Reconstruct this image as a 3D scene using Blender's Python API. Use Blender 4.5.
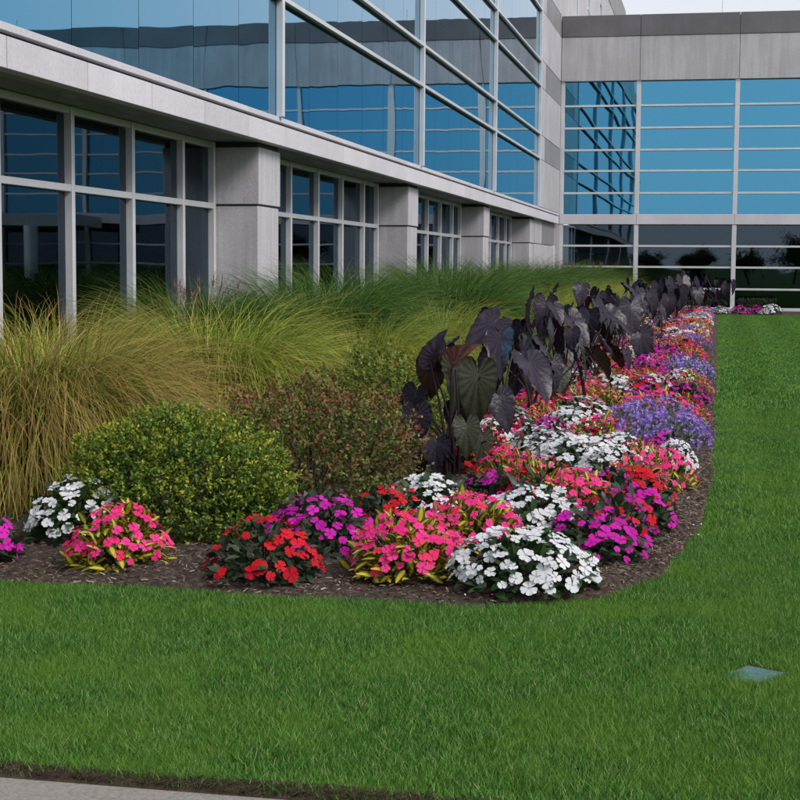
import bpy, math, random
import numpy as np
from mathutils import Matrix, Vector, Quaternion

# ------------------------------------------------------------------ camera, sky, sun, exposure
for o in list(bpy.data.objects): bpy.data.objects.remove(o)
sc = bpy.context.scene
COL = sc.collection

EYE = 1.6
cd = bpy.data.cameras.new('camera'); cam = bpy.data.objects.new('camera', cd); COL.objects.link(cam)
sc.camera = cam
cd.sensor_width = 36.0; cd.lens = 1547.35 / 800 * 36.0
cd.clip_start = 0.1; cd.clip_end = 4000
yaw, pitch, roll = math.radians(11.589), math.radians(4.915), math.radians(-0.413)
fw = Vector((-math.sin(yaw) * math.cos(pitch), math.cos(yaw) * math.cos(pitch), -math.sin(pitch)))
rt = Vector((math.cos(yaw), math.sin(yaw), 0)); dn = fw.cross(rt)
r2 = math.cos(roll) * rt + math.sin(roll) * dn; d2 = -math.sin(roll) * rt + math.cos(roll) * dn
cam.matrix_world = Matrix(((r2.x, -d2.x, -fw.x, 0), (r2.y, -d2.y, -fw.y, 0), (r2.z, -d2.z, -fw.z, EYE), (0, 0, 0, 1)))

SUN_EL, SUN_AZ = math.radians(44), math.radians(116)
wd = bpy.data.worlds.new('World'); sc.world = wd; wd.use_nodes = True
nt = wd.node_tree; nt.nodes.clear()
wo = nt.nodes.new('ShaderNodeOutputWorld'); bg = nt.nodes.new('ShaderNodeBackground')
sky = nt.nodes.new('ShaderNodeTexSky'); sky.sky_type = 'NISHITA'; sky.sun_disc = False
sky.sun_elevation = SUN_EL; sky.sun_rotation = SUN_AZ; sky.air_density = 1.0; sky.dust_density = 2.0
tc = nt.nodes.new('ShaderNodeTexCoord'); nz = nt.nodes.new('ShaderNodeTexNoise')
nz.inputs['Scale'].default_value = 2.2; nz.inputs['Detail'].default_value = 4
cr = nt.nodes.new('ShaderNodeValToRGB')
cr.color_ramp.elements[0].position = .3; cr.color_ramp.elements[0].color = (4.3, 4.4, 4.75, 1)
cr.color_ramp.elements[1].position = .7; cr.color_ramp.elements[1].color = (5.0, 5.05, 5.35, 1)
mx = nt.nodes.new('ShaderNodeMix'); mx.data_type = 'RGBA'; mx.inputs[0].default_value = .88
nt.links.new(tc.outputs['Generated'], nz.inputs['Vector']); nt.links.new(nz.outputs[0], cr.inputs[0])
nt.links.new(sky.outputs[0], mx.inputs[6]); nt.links.new(cr.outputs[0], mx.inputs[7])
nt.links.new(mx.outputs[2], bg.inputs[0]); bg.inputs[1].default_value = 0.1
nt.links.new(bg.outputs[0], wo.inputs[0])

sd = bpy.data.lights.new('sun', 'SUN'); sun = bpy.data.objects.new('sun', sd); COL.objects.link(sun)
sd.energy = 1.5; sd.angle = math.radians(24); sd.color = (1.0, .97, .93)
sv = Vector((math.sin(SUN_AZ) * math.cos(SUN_EL), math.cos(SUN_AZ) * math.cos(SUN_EL), math.sin(SUN_EL)))
sun.rotation_euler = sv.to_track_quat('Z', 'Y').to_euler(); sun.location = sv * 50

vs = sc.view_settings
vs.view_transform = 'Standard'; vs.look = 'None'; vs.gamma = 1.0; vs.use_curve_mapping = False
vs.exposure = 0.92
sc.render.engine = 'CYCLES'
sc.cycles.max_bounces = 8; sc.cycles.transparent_max_bounces = 12

RNG = np.random.default_rng(7)

# ------------------------------------------------------------------ materials
def newmat(name):
    m = bpy.data.materials.new(name); m.use_nodes = True
    n = m.node_tree; b = n.nodes['Principled BSDF']
    return m, n, b
def node(n, t, **kw):
    x = n.nodes.new(t)
    for k, v in kw.items():
        if k in x.inputs.keys(): x.inputs[k].default_value = v
        else: setattr(x, k, v)
    return x
def ramp(n, src, stops):
    r = n.nodes.new('ShaderNodeValToRGB'); e = r.color_ramp.elements
    while len(e) < len(stops): e.new(.5)
    for i, (p, c) in enumerate(stops):
        e[i].position = p; e[i].color = (*c, 1)
    n.links.new(src, r.inputs[0]); return r.outputs[0]
def mix(n, f, a, b, mode='MIX'):
    m = n.nodes.new('ShaderNodeMix'); m.data_type = 'RGBA'; m.blend_type = mode
    for i, v in ((0, f), (6, a), (7, b)):
        if hasattr(v, 'is_output'): n.links.new(v, m.inputs[i])
        elif i == 0: m.inputs[0].default_value = v
        else: m.inputs[i].default_value = (*v, 1)
    return m.outputs[2]
def coords(n, kind='Object', scale=(1, 1, 1)):
    t = n.nodes.new('ShaderNodeTexCoord'); mp = n.nodes.new('ShaderNodeMapping'); mp.inputs['Scale'].default_value = scale
    n.links.new(t.outputs[kind], mp.inputs[0]); return mp.outputs[0]
def wpos(n, scale=(1, 1, 1)):
    g = n.nodes.new('ShaderNodeNewGeometry'); mp = n.nodes.new('ShaderNodeMapping'); mp.inputs['Scale'].default_value = scale
    n.links.new(g.outputs['Position'], mp.inputs[0]); return mp.outputs[0]
def noise(n, vec, scale, detail=4, rough=.55):
    x = n.nodes.new('ShaderNodeTexNoise'); x.inputs['Scale'].default_value = scale; x.inputs['Detail'].default_value = detail
    x.inputs['Roughness'].default_value = rough; n.links.new(vec, x.inputs['Vector']); return x.outputs[0]
def bump(n, b, h, strength, dist):
    x = n.nodes.new('ShaderNodeBump'); x.inputs['Strength'].default_value = strength; x.inputs['Distance'].default_value = dist
    n.links.new(h, x.inputs['Height']); n.links.new(x.outputs[0], b.inputs['Normal'])
def attr(n, name):
    a = n.nodes.new('ShaderNodeAttribute'); a.attribute_name = name; return a.outputs['Fac']

MAT = {}
def stone(name, c0, c1, speck, rough=.75, streak=.25):
    m, n, b = newmat(name); w = wpos(n)
    base = ramp(n, noise(n, w, .8, 5), [(.3, c0), (.7, c1)])
    ob = n.nodes.new('ShaderNodeObjectInfo')
    tint = ramp(n, ob.outputs['Random'], [(0, (.93, .93, .93)), (1, (1.05, 1.045, 1.05))])
    base = mix(n, 1.0, base, tint, 'MULTIPLY')
    sp = ramp(n, noise(n, w, 90, 2, .7), [(.35, (1 - speck,) * 3), (.65, (1 + speck * .6,) * 3)])
    base = mix(n, 1.0, base, sp, 'MULTIPLY')
    base = mix(n, .5, base, ramp(n, noise(n, w, 34, 4, .7), [(.36, (.80, .80, .80)), (.5, (1, 1, 1)), (.66, (1.12, 1.12, 1.12))]), 'MULTIPLY')
    st = ramp(n, noise(n, wpos(n, (3.2, 3.2, .22)), 1.6, 5, .65), [(.42, (.72, .71, .70)), (.6, (1, 1, 1))])
    base = mix(n, streak, base, st, 'MULTIPLY')
    n.links.new(base, b.inputs['Base Color']); b.inputs['Roughness'].default_value = rough
    b.inputs['Specular IOR Level'].default_value = .3
    bump(n, b, noise(n, w, 120, 3), .25, .004)
    MAT[name] = m
stone('precast', (.44, .425, .45), (.52, .505, .53), .15, .8, .5)
stone('precast_pale', (.56, .54, .58), (.64, .62, .66), .06, .55, .10)
stone('granite', (.14, .134, .145), (.19, .18, .195), .35, .6, .2)
stone('granite_mid', (.23, .225, .23), (.28, .27, .275), .22, .6, .2)
stone('soffit', (.22, .22, .225), (.26, .26, .265), .03, .35, .15)

def simple(name, c, rough=.5, metal=0, spec=.5, var=.08, scale=6):
    m, n, b = newmat(name)
    f = noise(n, wpos(n), scale, 4)
    k = ramp(n, f, [(.3, tuple(v * (1 - var) for v in c)), (.7, tuple(min(1, v * (1 + var)) for v in c))])
    n.links.new(k, b.inputs['Base Color']); b.inputs['Roughness'].default_value = rough
    b.inputs['Metallic'].default_value = metal; b.inputs['Specular IOR Level'].default_value = spec
    MAT[name] = m
simple('aluminium', (.64, .63, .65), .38, .25, .5, .07, 2)
simple('sealant', (.30, .27, .24), .8)
simple('gasket', (.02, .02, .022), .7)
simple('joint_dark', (.05, .05, .05), .9)
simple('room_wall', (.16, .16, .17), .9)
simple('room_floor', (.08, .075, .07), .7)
simple('blind', (.42, .45, .47), .8)
simple('roofing', (.28, .28, .28), .9)
simple('white_paint', (.62, .63, .64), .4)
simple('bark', (.10, .075, .055), .9, 0, .2, .3, 20)
simple('stem_dark', (.035, .016, .022), .4, 0, .5, .3, 30)
simple('stem_green', (.06, .08, .025), .6, 0, .3, .3, 30)

def blue_glass():
    m, n, b = newmat('blue_glass')
    b.inputs['Base Color'].default_value = (.085, .305, .47, 1); b.inputs['Metallic'].default_value = 1; b.inputs['Roughness'].default_value = .012
    ob = n.nodes.new('ShaderNodeObjectInfo'); w = n.nodes.new('ShaderNodeVectorMath'); w.operation = 'ADD'
    g = n.nodes.new('ShaderNodeNewGeometry'); mu = n.nodes.new('ShaderNodeVectorMath'); mu.operation = 'SCALE'
    mu.inputs[0].default_value = (13, 7, 29); n.links.new(ob.outputs['Random'], mu.inputs['Scale'])
    n.links.new(g.outputs['Position'], w.inputs[0]); n.links.new(mu.outputs[0], w.inputs[1])
    bump(n, b, noise(n, w.outputs[0], .55, 1, .4), .5, .012)
    MAT['blue_glass'] = m
blue_glass()
def clear_glass():
    m, n, b = newmat('dark_glass'); n.nodes.remove(b)
    out = n.nodes['Material Output']
    tr = node(n, 'ShaderNodeBsdfTransparent'); tr.inputs[0].default_value = (.30, .36, .40, 1)
    gl = node(n, 'ShaderNodeBsdfGlossy'); gl.inputs['Color'].default_value = (.42, .54, .66, 1); gl.inputs['Roughness'].default_value = .01
    fr = node(n, 'ShaderNodeFresnel'); fr.inputs[0].default_value = 2.1
    ms = node(n, 'ShaderNodeMixShader')
    bp = n.nodes.new('ShaderNodeBump'); bp.inputs['Strength'].default_value = .5; bp.inputs['Distance'].default_value = .01
    n.links.new(noise(n, wpos(n), .6, 1, .4), bp.inputs['Height']); n.links.new(bp.outputs[0], gl.inputs['Normal'])
    n.links.new(fr.outputs[0], ms.inputs[0]); n.links.new(tr.outputs[0], ms.inputs[1]); n.links.new(gl.outputs[0], ms.inputs[2])
    n.links.new(ms.outputs[0], out.inputs[0]); MAT['dark_glass'] = m
clear_glass()

def leafmat(name, stops, rough=.45, trans=.25, spec=.4, centre=None, tipc=None, along=None, patch=None):
    """leaf: colour by per-leaf attribute 'rnd', optional pale centre stripe by 'across', optional change along the blade"""
    m, n, b = newmat(name)
    c = ramp(n, attr(n, 'rnd'), stops)
    if centre:
        f = ramp(n, attr(n, 'across'), [(.30, (1, 1, 1)), (.60, (0, 0, 0))]); c = mix(n, f, c, centre)
    if along:
        f = ramp(n, attr(n, 'along'), [(along[0], (0, 0, 0)), (along[1], (1, 1, 1))]); c = mix(n, f, c, along[2])
    if patch:
        f = ramp(n, noise(n, wpos(n), patch[0], 3), [(patch[1], (0, 0, 0)), (patch[2], (1, 1, 1))]); c = mix(n, f, c, mix(n, .5, c, patch[3]))
    n.links.new(c, b.inputs['Base Color']); b.inputs['Roughness'].default_value = rough; b.inputs['Specular IOR Level'].default_value = spec * .45
    if trans:
        t = node(n, 'ShaderNodeBsdfTranslucent'); ms = node(n, 'ShaderNodeMixShader'); ms.inputs[0].default_value = trans
        n.links.new(c, t.inputs[0]); n.links.new(b.outputs[0], ms.inputs[1]); n.links.new(t.outputs[0], ms.inputs[2])
        n.links.new(ms.outputs[0], n.nodes['Material Output'].inputs[0])
    MAT[name] = m
leafmat('turf_blade', [(0, (.016, .052, .008)), (.35, (.052, .158, .021)), (.7, (.128, .30, .044)), (.955, (.32, .50, .17)), (1, (.50, .45, .24))], .5, .3, .35,
        patch=(1.3, .45, .62, (.15, .28, .032)))
leafmat('impatiens_leaf', [(0, (.018, .04, .014)), (.6, (.03, .065, .02)), (1, (.055, .10, .03))], .4, .2, .5)
leafmat('bronze_leaf', [(0, (.018, .03, .016)), (.6, (.028, .05, .022)), (1, (.05, .07, .03))], .38, .15, .5)
leafmat('gold_leaf', [(0, (.03, .07, .015)), (1, (.07, .13, .025))], .42, .25, .45, centre=(.62, .46, .045))
leafmat('sage_leaf', [(0, (.07, .10, .06)), (1, (.15, .19, .11))], .6, .2, .3)
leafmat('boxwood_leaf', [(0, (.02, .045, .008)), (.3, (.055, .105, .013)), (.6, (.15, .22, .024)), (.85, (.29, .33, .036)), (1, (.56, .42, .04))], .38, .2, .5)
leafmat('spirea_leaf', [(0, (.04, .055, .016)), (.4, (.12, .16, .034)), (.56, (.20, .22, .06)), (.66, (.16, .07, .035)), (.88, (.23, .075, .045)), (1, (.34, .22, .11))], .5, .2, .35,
        patch=(3.2, .48, .62, (.14, .045, .025)))
leafmat('spirea_green', [(0, (.04, .065, .014)), (.5, (.13, .18, .03)), (.85, (.27, .30, .055)), (1, (.25, .10, .06))], .5, .2, .35)
leafmat('hedge_leaf', [(0, (.012, .025, .010)), (1, (.035, .055, .02))], .5, .15, .4)
leafmat('tree_leaf', [(0, (.02, .04, .012)), (1, (.06, .09, .025))], .5, .2, .35)
leafmat('grass_tan', [(0, (.05, .09, .012)), (.35, (.20, .26, .032)), (.7, (.42, .40, .075)), (.9, (.52, .36, .13)), (1, (.62, .42, .20))], .5, .3, .4, along=(.60, 1.0, (.36, .185, .075)))
leafmat('grass_lime', [(0, (.05, .11, .012)), (.4, (.20, .29, .032)), (.8, (.46, .50, .075)), (1, (.60, .48, .15))], .5, .35, .4, along=(.7, 1.0, (.44, .36, .09)))
leafmat('grass_deep', [(0, (.015, .05, .008)), (.55, (.055, .14, .02)), (.94, (.13, .23, .04)), (1, (.32, .27, .10))], .5, .25, .4, along=(.75, 1.0, (.11, .15, .03)))
leafmat('plume', [(0, (.16, .09, .07)), (1, (.30, .19, .14))], .7, .1, .2)
def petal(name, stops, eye, trans=.2):
    m, n, b = newmat(name)
    ob = n.nodes.new('ShaderNodeObjectInfo'); ad = n.nodes.new('ShaderNodeMath'); ad.operation = 'ADD'
    n.links.new(attr(n, 'rnd'), ad.inputs[0]); n.links.new(ob.outputs['Random'], ad.inputs[1])
    fr = n.nodes.new('ShaderNodeMath'); fr.operation = 'FRACT'; n.links.new(ad.outputs[0], fr.inputs[0])
    c = ramp(n, fr.outputs[0], stops)
    f = ramp(n, attr(n, 'along'), [(.10, (1, 1, 1)), (.26, (0, 0, 0))]); c = mix(n, f, c, eye)
    n.links.new(c, b.inputs['Base Color']); b.inputs['Roughness'].default_value = .65; b.inputs['Specular IOR Level'].default_value = .15
    t = node(n, 'ShaderNodeBsdfTranslucent'); ms = node(n, 'ShaderNodeMixShader'); ms.inputs[0].default_value = trans
    n.links.new(c, t.inputs[0]); n.links.new(b.outputs[0], ms.inputs[1]); n.links.new(t.outputs[0], ms.inputs[2])
    n.links.new(ms.outputs[0], n.nodes['Material Output'].inputs[0]); MAT[name] = m
petal('petal_white', [(0, (.56, .56, .59)), (1, (.68, .68, .70))], (.36, .36, .28))
petal('petal_red', [(0, (.42, .004, .014)), (1, (.60, .012, .022))], (.35, .005, .02))
petal('petal_magenta', [(0, (.40, .004, .25)), (1, (.60, .018, .40))], (.25, .004, .2))
petal('petal_pink', [(0, (.66, .018, .17)), (.7, (.78, .045, .25)), (1, (.70, .03, .07))], (.45, .01, .12))
petal('petal_coral', [(0, (.72, .03, .12)), (.6, (.76, .07, .14)), (1, (.82, .16, .20))], (.5, .02, .05))
petal('petal_violet', [(0, (.24, .14, .50)), (1, (.42, .29, .72))], (.2, .1, .4))

def taro_mat(name, c0, c1, vein, rough):
    m, n, b = newmat(name)
    c = ramp(n, noise(n, coords(n), 9, 4), [(.3, c0), (.7, c1)])
    f = ramp(n, attr(n, 'vein'), [(.0, (0, 0, 0)), (1, (1, 1, 1))]); c = mix(n, f, c, vein)
    n.links.new(c, b.inputs['Base Color']); b.inputs['Roughness'].default_value = rough; b.inputs['Specular IOR Level'].default_value = .20
    bump(n, b, noise(n, coords(n), 9, 2), .35, .012); MAT[name] = m
taro_mat('taro_black', (.007, .005, .010), (.015, .010, .019), (.032, .022, .036), .30)
taro_mat('taro_olive', (.018, .012, .006), (.036, .023, .012), (.06, .032, .024), .42)
taro_mat('taro_green', (.010, .015, .009), (.02, .026, .013), (.05, .05, .032), .34)
taro_mat('taro_bronze', (.05, .018, .016), (.09, .036, .03), (.12, .055, .045), .4)

def ground_mat(name, stops, scale, bscale, bd, rough=.95, big=None):
    m, n, b = newmat(name); w = wpos(n)
    c = ramp(n, noise(n, w, scale, 8, .7), stops)
    if big: c = mix(n, ramp(n, noise(n, w, big[0], 3), [(.4, (0, 0, 0)), (.62, (1, 1, 1))]), c, mix(n, .5, c, big[1]))
    n.links.new(c, b.inputs['Base Color']); b.inputs['Roughness'].default_value = rough; b.inputs['Specular IOR Level'].default_value = .15
    bump(n, b, noise(n, w, bscale, 6, .7), .8, bd); MAT[name] = m
ground_mat('turf_soil', [(.3, (.018, .05, .008)), (.7, (.04, .10, .014))], 14, 60, .02, .95, (.5, (.04, .11, .018)))
ground_mat('mulch', [(.3, (.028, .02, .016)), (.5, (.07, .05, .04)), (.75, (.16, .125, .10))], 28, 45, .03)
ground_mat('dirt', [(.3, (.025, .017, .012)), (.7, (.085, .06, .042))], 30, 60, .02)
ground_mat('concrete', [(.3, (.16, .145, .125)), (.5, (.27, .245, .215)), (.7, (.37, .34, .30))], 70, 110, .012, .9, (1.3, (.30, .28, .26)))
leafmat('chip', [(0, (.035, .024, .018)), (.5, (.10, .07, .052)), (.85, (.19, .145, .115)), (1, (.33, .28, .23))], .9, 0, .15)
ground_mat('valve_lid', [(.3, (.035, .09, .085)), (.7, (.12, .22, .20))], 40, 80, .003, .6)

# ------------------------------------------------------------------ helpers
def props(o, label=None, cat=None, group=None, kind=None):
    if label: o['label'] = label
    if cat: o['category'] = cat
    if group: o['group'] = group
    if kind: o['kind'] = kind
    return o
def empty(name, loc=(0, 0, 0), rz=0.0):
    o = bpy.data.objects.new(name, None); COL.objects.link(o); o.location = loc; o.rotation_euler = (0, 0, rz); o.empty_display_size = .1
    return o
def link(name, me, parent=None, loc=None):
    o = bpy.data.objects.new(name, me); COL.objects.link(o)
    if parent is not None: o.parent = parent
    if loc is not None: o.location = loc
    return o
def nmesh(name, V, F, mat, attrs=None, smooth=False):
    """mesh from numpy verts and faces (all faces the same corner count, or a list)"""
    me = bpy.data.meshes.new(name)
    V = np.asarray(V, dtype=np.float32)
    if isinstance(F, np.ndarray):
        k = F.shape[1]; nf = len(F)
        me.vertices.add(len(V)); me.vertices.foreach_set('co', V.ravel())
        me.loops.add(nf * k); me.loops.foreach_set('vertex_index', F.astype(np.int32).ravel())
        me.polygons.add(nf); me.polygons.foreach_set('loop_start', np.arange(0, nf * k, k, dtype=np.int32))
        if smooth: me.polygons.foreach_set('use_smooth', np.ones(nf, dtype=bool))
        me.update(calc_edges=True)
    else:
        me.from_pydata([tuple(v) for v in V], [], F)
        if smooth: me.polygons.foreach_set('use_smooth', np.ones(len(me.polygons), dtype=bool))
    for k, v in (attrs or {}).items():
        a = me.attributes.new(k, 'FLOAT', 'POINT'); a.data.foreach_set('value', np.asarray(v, dtype=np.float32))
    me.materials.append(MAT[mat] if isinstance(mat, str) else mat)
    return me
BOXF = [(0, 3, 2, 1), (4, 5, 6, 7), (0, 1, 5, 4), (1, 2, 6, 5), (2, 3, 7, 6), (3, 0, 4, 7)]
def boxv(x0, x1, y0, y1, z0, z1):
    return [(x0, y0, z0), (x1, y0, z0), (x1, y1, z0), (x0, y1, z0), (x0, y0, z1), (x1, y0, z1), (x1, y1, z1), (x0, y1, z1)]
_bc = {}
def box(name, x0, x1, y0, y1, z0, z1, mat, parent=None, bev=0.0):
    """box object with origin at its centre; meshes shared by size + material"""
    s = (round(x1 - x0, 4), round(y1 - y0, 4), round(z1 - z0, 4), mat, bev)
    if s not in _bc:
        a, b, c = (v / 2 for v in s[:3])
        if bev:
            import bmesh
            me = bpy.data.meshes.new(name); bm = bmesh.new()
            vv = [bm.verts.new(v) for v in boxv(-a, a, -b, b, -c, c)]
            for f in BOXF: bm.faces.new([vv[i] for i in f])
            bmesh.ops.bevel(bm, geom=bm.edges[:], offset=bev, segments=1, affect='EDGES'); bm.to_mesh(me); bm.free()
            me.materials.append(MAT[mat])
        else: me = nmesh(name, boxv(-a, a, -b, b, -c, c), BOXF, mat)
        _bc[s] = me
    return link(name, _bc[s], parent, ((x0 + x1) / 2, (y0 + y1) / 2, (z0 + z1) / 2))
def scatter(TV, TF, P, A, B, C, S, tattr=None, rnd=None):
    """copies of a template (TV, TF) at P with axes A,B,C and scale S -> joined arrays"""
    N = len(P); TV = np.asarray(TV, float); nv = len(TV)
    V = (TV[None, :, 0, None] * A[:, None, :] + TV[None, :, 1, None] * B[:, None, :] + TV[None, :, 2, None] * C[:, None, :]) * np.asarray(S).reshape(N, 1, 1) + P[:, None, :]
    F = (np.asarray(TF)[None] + (np.arange(N) * nv)[:, None, None]).reshape(-1, len(TF[0]))
    at = {'rnd': np.repeat(rnd if rnd is not None else RNG.random(N), nv)}
    for k, v in (tattr or {}).items(): at[k] = np.tile(v, N)
    return V.reshape(-1, 3), F, at
def join(parts):
    off = 0; Vs, Fs, at = [], [], {}
    for V, F, a in parts:
        Vs.append(V); Fs.append(F + off); off += len(V)
        for k, v in a.items(): at.setdefault(k, []).append(v)
    return np.concatenate(Vs), np.concatenate(Fs), {k: np.concatenate(v) for k, v in at.items()}
def unit(v): return v / np.maximum(np.linalg.norm(v, axis=-1, keepdims=True), 1e-9)
def frames(D, Nn):
    """orthonormal axes: B along D, C close to Nn, A across"""
    B = unit(D); A = unit(np.cross(B, Nn)); Cc = np.cross(A, B); return A, B, Cc
def tube(path, radii, sides=6):
    path = np.asarray(path, float); n = len(path); V = []; F = []
    for i in range(n):
        t = unit(path[min(i + 1, n - 1)] - path[max(i - 1, 0)]); h = np.array((0, 0, 1.)) if abs(t[2]) < .9 else np.array((1., 0, 0))
        a = unit(np.cross(t, h)); b = np.cross(t, a)
        for k in range(sides):
            w = 2 * math.pi * k / sides; V.append(path[i] + radii[i] * (math.cos(w) * a + math.sin(w) * b))
    for i in range(n - 1):
        for k in range(sides):
            q = (k + 1) % sides; F.append((i * sides + k, i * sides + q, (i + 1) * sides + q, (i + 1) * sides + k))
    return np.array(V), np.array(F)

# ------------------------------------------------------------------ ground, lawn, bed, pavement
BX = np.array([-9, -4.2, -2.0, -1.2, -.52, -.26, -.08, 0.0]); BY = np.array([7.18, 7.16, 7.12, 7.10, 7.38, 7.99, 9.6, 11.9])
BED_END = 55.2
def in_bed(x, y):
    wob = .025 * np.sin(x * 5.1 + y * 1.3) + .015 * np.sin(y * 6.7 + 1)
    right = (x < .0 + wob * .8) | ((y > BED_END) & (x < 2.6))
    return right & (y > np.interp(x, BX, BY) + wob) & (x > -7)
def sheet(name, x0, x1, y0, y1, z, mat):
    return link(name, nmesh(name, [(x0, y0, z), (x1, y0, z), (x1, y1, z), (x0, y1, z)], [(0, 1, 2, 3)], mat))
props(sheet('ground', -1500, 1500, -1500, 1500, -.03, 'turf_soil'), kind='structure')
props(sheet('lawn', -9, 60, 4.47, 61.2, 0.0, 'turf_soil'), kind='structure')
# mulch bed: a gently mounded sheet cut along the edge curve
def bed_mesh():
    xs = np.arange(-7.3, .021, .08); ys = np.concatenate([np.arange(6.95, 13, .06), np.arange(13, 61.4, .3)])
    X, Yy = np.meshgrid(xs, ys); z = .03 + .03 * np.sin(X * 3.1) * np.sin(Yy * 2.3) + RNG.normal(0, .006, X.shape)
    front = np.interp(X, BX, BY)
    edge = np.clip(np.minimum((Yy - front) * 3, -(X - 0.0) * 4), -1, 1)
    z = np.where(edge > 0, z * np.clip(edge * 2, 0, 1) + .006 * (edge > 0), -.02)
    V = np.stack([X, Yy, z], -1).reshape(-1, 3); nx = len(xs); ny = len(ys)
    i = np.arange(nx - 1)[None] + (np.arange(ny - 1) * nx)[:, None]
    F = np.stack([i, i + 1, i + nx + 1, i + nx], -1).reshape(-1, 4)
    keep = (V[F][:, :, 2].max(1) > -.015); return nmesh('planting_bed', V, F[keep], 'mulch', smooth=True)
props(link('planting_bed', bed_mesh()), kind='structure')
props(sheet('rear_bed_soil', .021, 4.2, BED_END, 61.3, .008, 'mulch'), kind='structure')
# pavement of separate slabs with a dirt edge
pv = link('pavement', nmesh('pavement', boxv(-12, 12, 2.55, 4.36, -.06, -.02), BOXF, 'joint_dark')); props(pv, kind='structure')
for i in range(15):
    box('paving_slab', -11.6 + i * 1.5 + .006, -10.1 + i * 1.5 - .006, 2.55, 4.37, -.05, .004, 'concrete', pv, .006)
dv = []
xs = np.arange(-9, 9.01, .05)
for x in xs:
    a = 4.355; b = 4.46 + .02 * math.sin(x * 5 + 1)
    dv += [(x, a, .0), (x, (a + b) / 2, .014 + RNG.normal(0, .004)), (x, b, .022)]
df = [(3 * i + k, 3 * i + 3 + k, 3 * i + 4 + k, 3 * i + 1 + k) for i in range(len(xs) - 1) for k in (0, 1)]
props(link('soil_edge', nmesh('soil_edge', dv, df, 'dirt')), kind='structure')

# turf: real blades
def valve_hole(x, y, N):
    u = (x - .17) * .857 - (y - 6.15) * .515; v = (x - .17) * .515 + (y - 6.15) * .857
    j = RNG.normal(0, .012, N)
    return (np.abs(u) < .092 + j) & (v < .135 + j) & (v > -.01 - .75 * (u + .092) + 2.2 * j) & (v > -.10 + 1.6 * j)
def turf(x0, x1, y0, y1, dens, hgt, wid):
    N = int((x1 - x0) * (y1 - y0) * dens); x = RNG.uniform(x0, x1, N); y = RNG.uniform(y0, y1, N)
    k = ~in_bed(x, y) & ~(valve_hole(x, y, N)); x, y = x[k], y[k]; N = len(x)
    dry = RNG.random(N) < .018
    clump = .75 + .5 * np.sin(x * 7.3 + 2 * np.sin(y * 3.1)) * np.sin(y * 6.1 + 1.5 * np.sin(x * 4.7))
    h = hgt * RNG.uniform(.55, 1.15, N) * (.85 + .2 * clump)
    a = RNG.uniform(0, 2 * math.pi, N); ln = RNG.uniform(.2, 1.15, N) * h
    mow = .16 * np.tanh(2.5 * np.sin((x + .18 + .03 * np.sin(y * .9)) * math.pi / .52)) * (x > -.1) * np.clip((y - 8) / 6, 0, 1) * h; w = wid * RNG.uniform(.7, 1.3, N)
    az = RNG.uniform(0, math.pi, N)
    P = np.stack([x, y, np.zeros(N)], 1)
    wv = np.stack([np.cos(az) * w, np.sin(az) * w, np.zeros(N)], 1) / 2
    T = P + np.stack([np.cos(a) * ln, np.sin(a) * ln + mow, h], 1)
    V = np.stack([P - wv, P + wv, T], 1).reshape(-1, 3); F = np.arange(3 * N).reshape(N, 3)
    rn = np.clip(np.where(RNG.random(N) < .18, RNG.uniform(.65, .95, N), RNG.normal(.36, .22, N)), 0, .95); rn[dry] = 1
    return V, F, {'rnd': np.repeat(rn, 3)}
tp = [turf(-5.2, 2.0, 4.44, 9.2, 31000, .033, .0034), turf(-.1, 2.4, 9.2, 18, 11000, .038, .006), turf(-.1, 5, 18, 56, 2000, .04, .014)]
tp.append(turf(-5.2, 2.0, 4.40, 4.50, 14000, .045, .004)); tp.append(turf(-5.2, 2.0, 4.378, 4.42, 9000, .03, .0035))
V, F, at = join(tp)
props(link('turf', nmesh('turf', V, F, 'turf_blade', at)), 'short dense green lawn grass around the flower border', 'lawn', kind='stuff')

# mulch chips
def chips():
    N = 42000; x = RNG.uniform(-5, .0, N); y = 7.0 + RNG.random(N) ** 1.6 * 6
    x[N // 2:] = -RNG.random(N - N // 2) ** 1.3 * .55; y[N // 2:] = 7 + RNG.random(N - N // 2) ** 1.5 * 26
    k = in_bed(x, y); x, y = x[k], y[k]; N = len(x)
    edge = np.clip(np.minimum((y - np.interp(x, BX, BY)) * 6, -x * 8), 0, 1)
    P = np.stack([x, y, .012 + edge * (.03 + .03 * np.sin(x * 3.1) * np.sin(y * 2.3)) + RNG.random(N) * .012], 1)
    az = RNG.uniform(0, 6.3, N); D = np.stack([np.cos(az), np.sin(az), RNG.normal(0, .25, N)], 1)
    A, B, Cc = frames(D, unit(np.stack([RNG.normal(0, .4, N), RNG.normal(0, .4, N), np.ones(N)], 1)))
    T = [(-.1, -.5, 0), (.1, -.45, 0), (.13, .5, 0), (-.07, .45, 0), (0, 0, .08)]
    TF = [(0, 1, 4), (1, 2, 4), (2, 3, 4), (3, 0, 4)]
    return scatter(T, TF, P, A, B, Cc, RNG.uniform(.012, .04, N))
V, F, at = chips()
N = 5000; P = np.stack([RNG.uniform(-4.5, 1.5, N), 4.375 + .075 * RNG.random(N), .008 + .022 * RNG.random(N)], 1); az = RNG.uniform(0, 6.3, N)
A, B, Cc = frames(np.stack([np.cos(az), np.sin(az), RNG.normal(0, .35, N)], 1), unit(RNG.normal(0, .5, (N, 3)) + np.array([0, 0, 1.])))
V2, F2, at2 = scatter([(-.035, -.5, 0), (.035, -.45, 0), (.03, .5, 0), (-.03, .45, 0), (0, 0, .05)], [(0, 1, 4), (1, 2, 4), (2, 3, 4), (3, 0, 4)], P, A, B, Cc, RNG.uniform(.015, .05, N))
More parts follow.
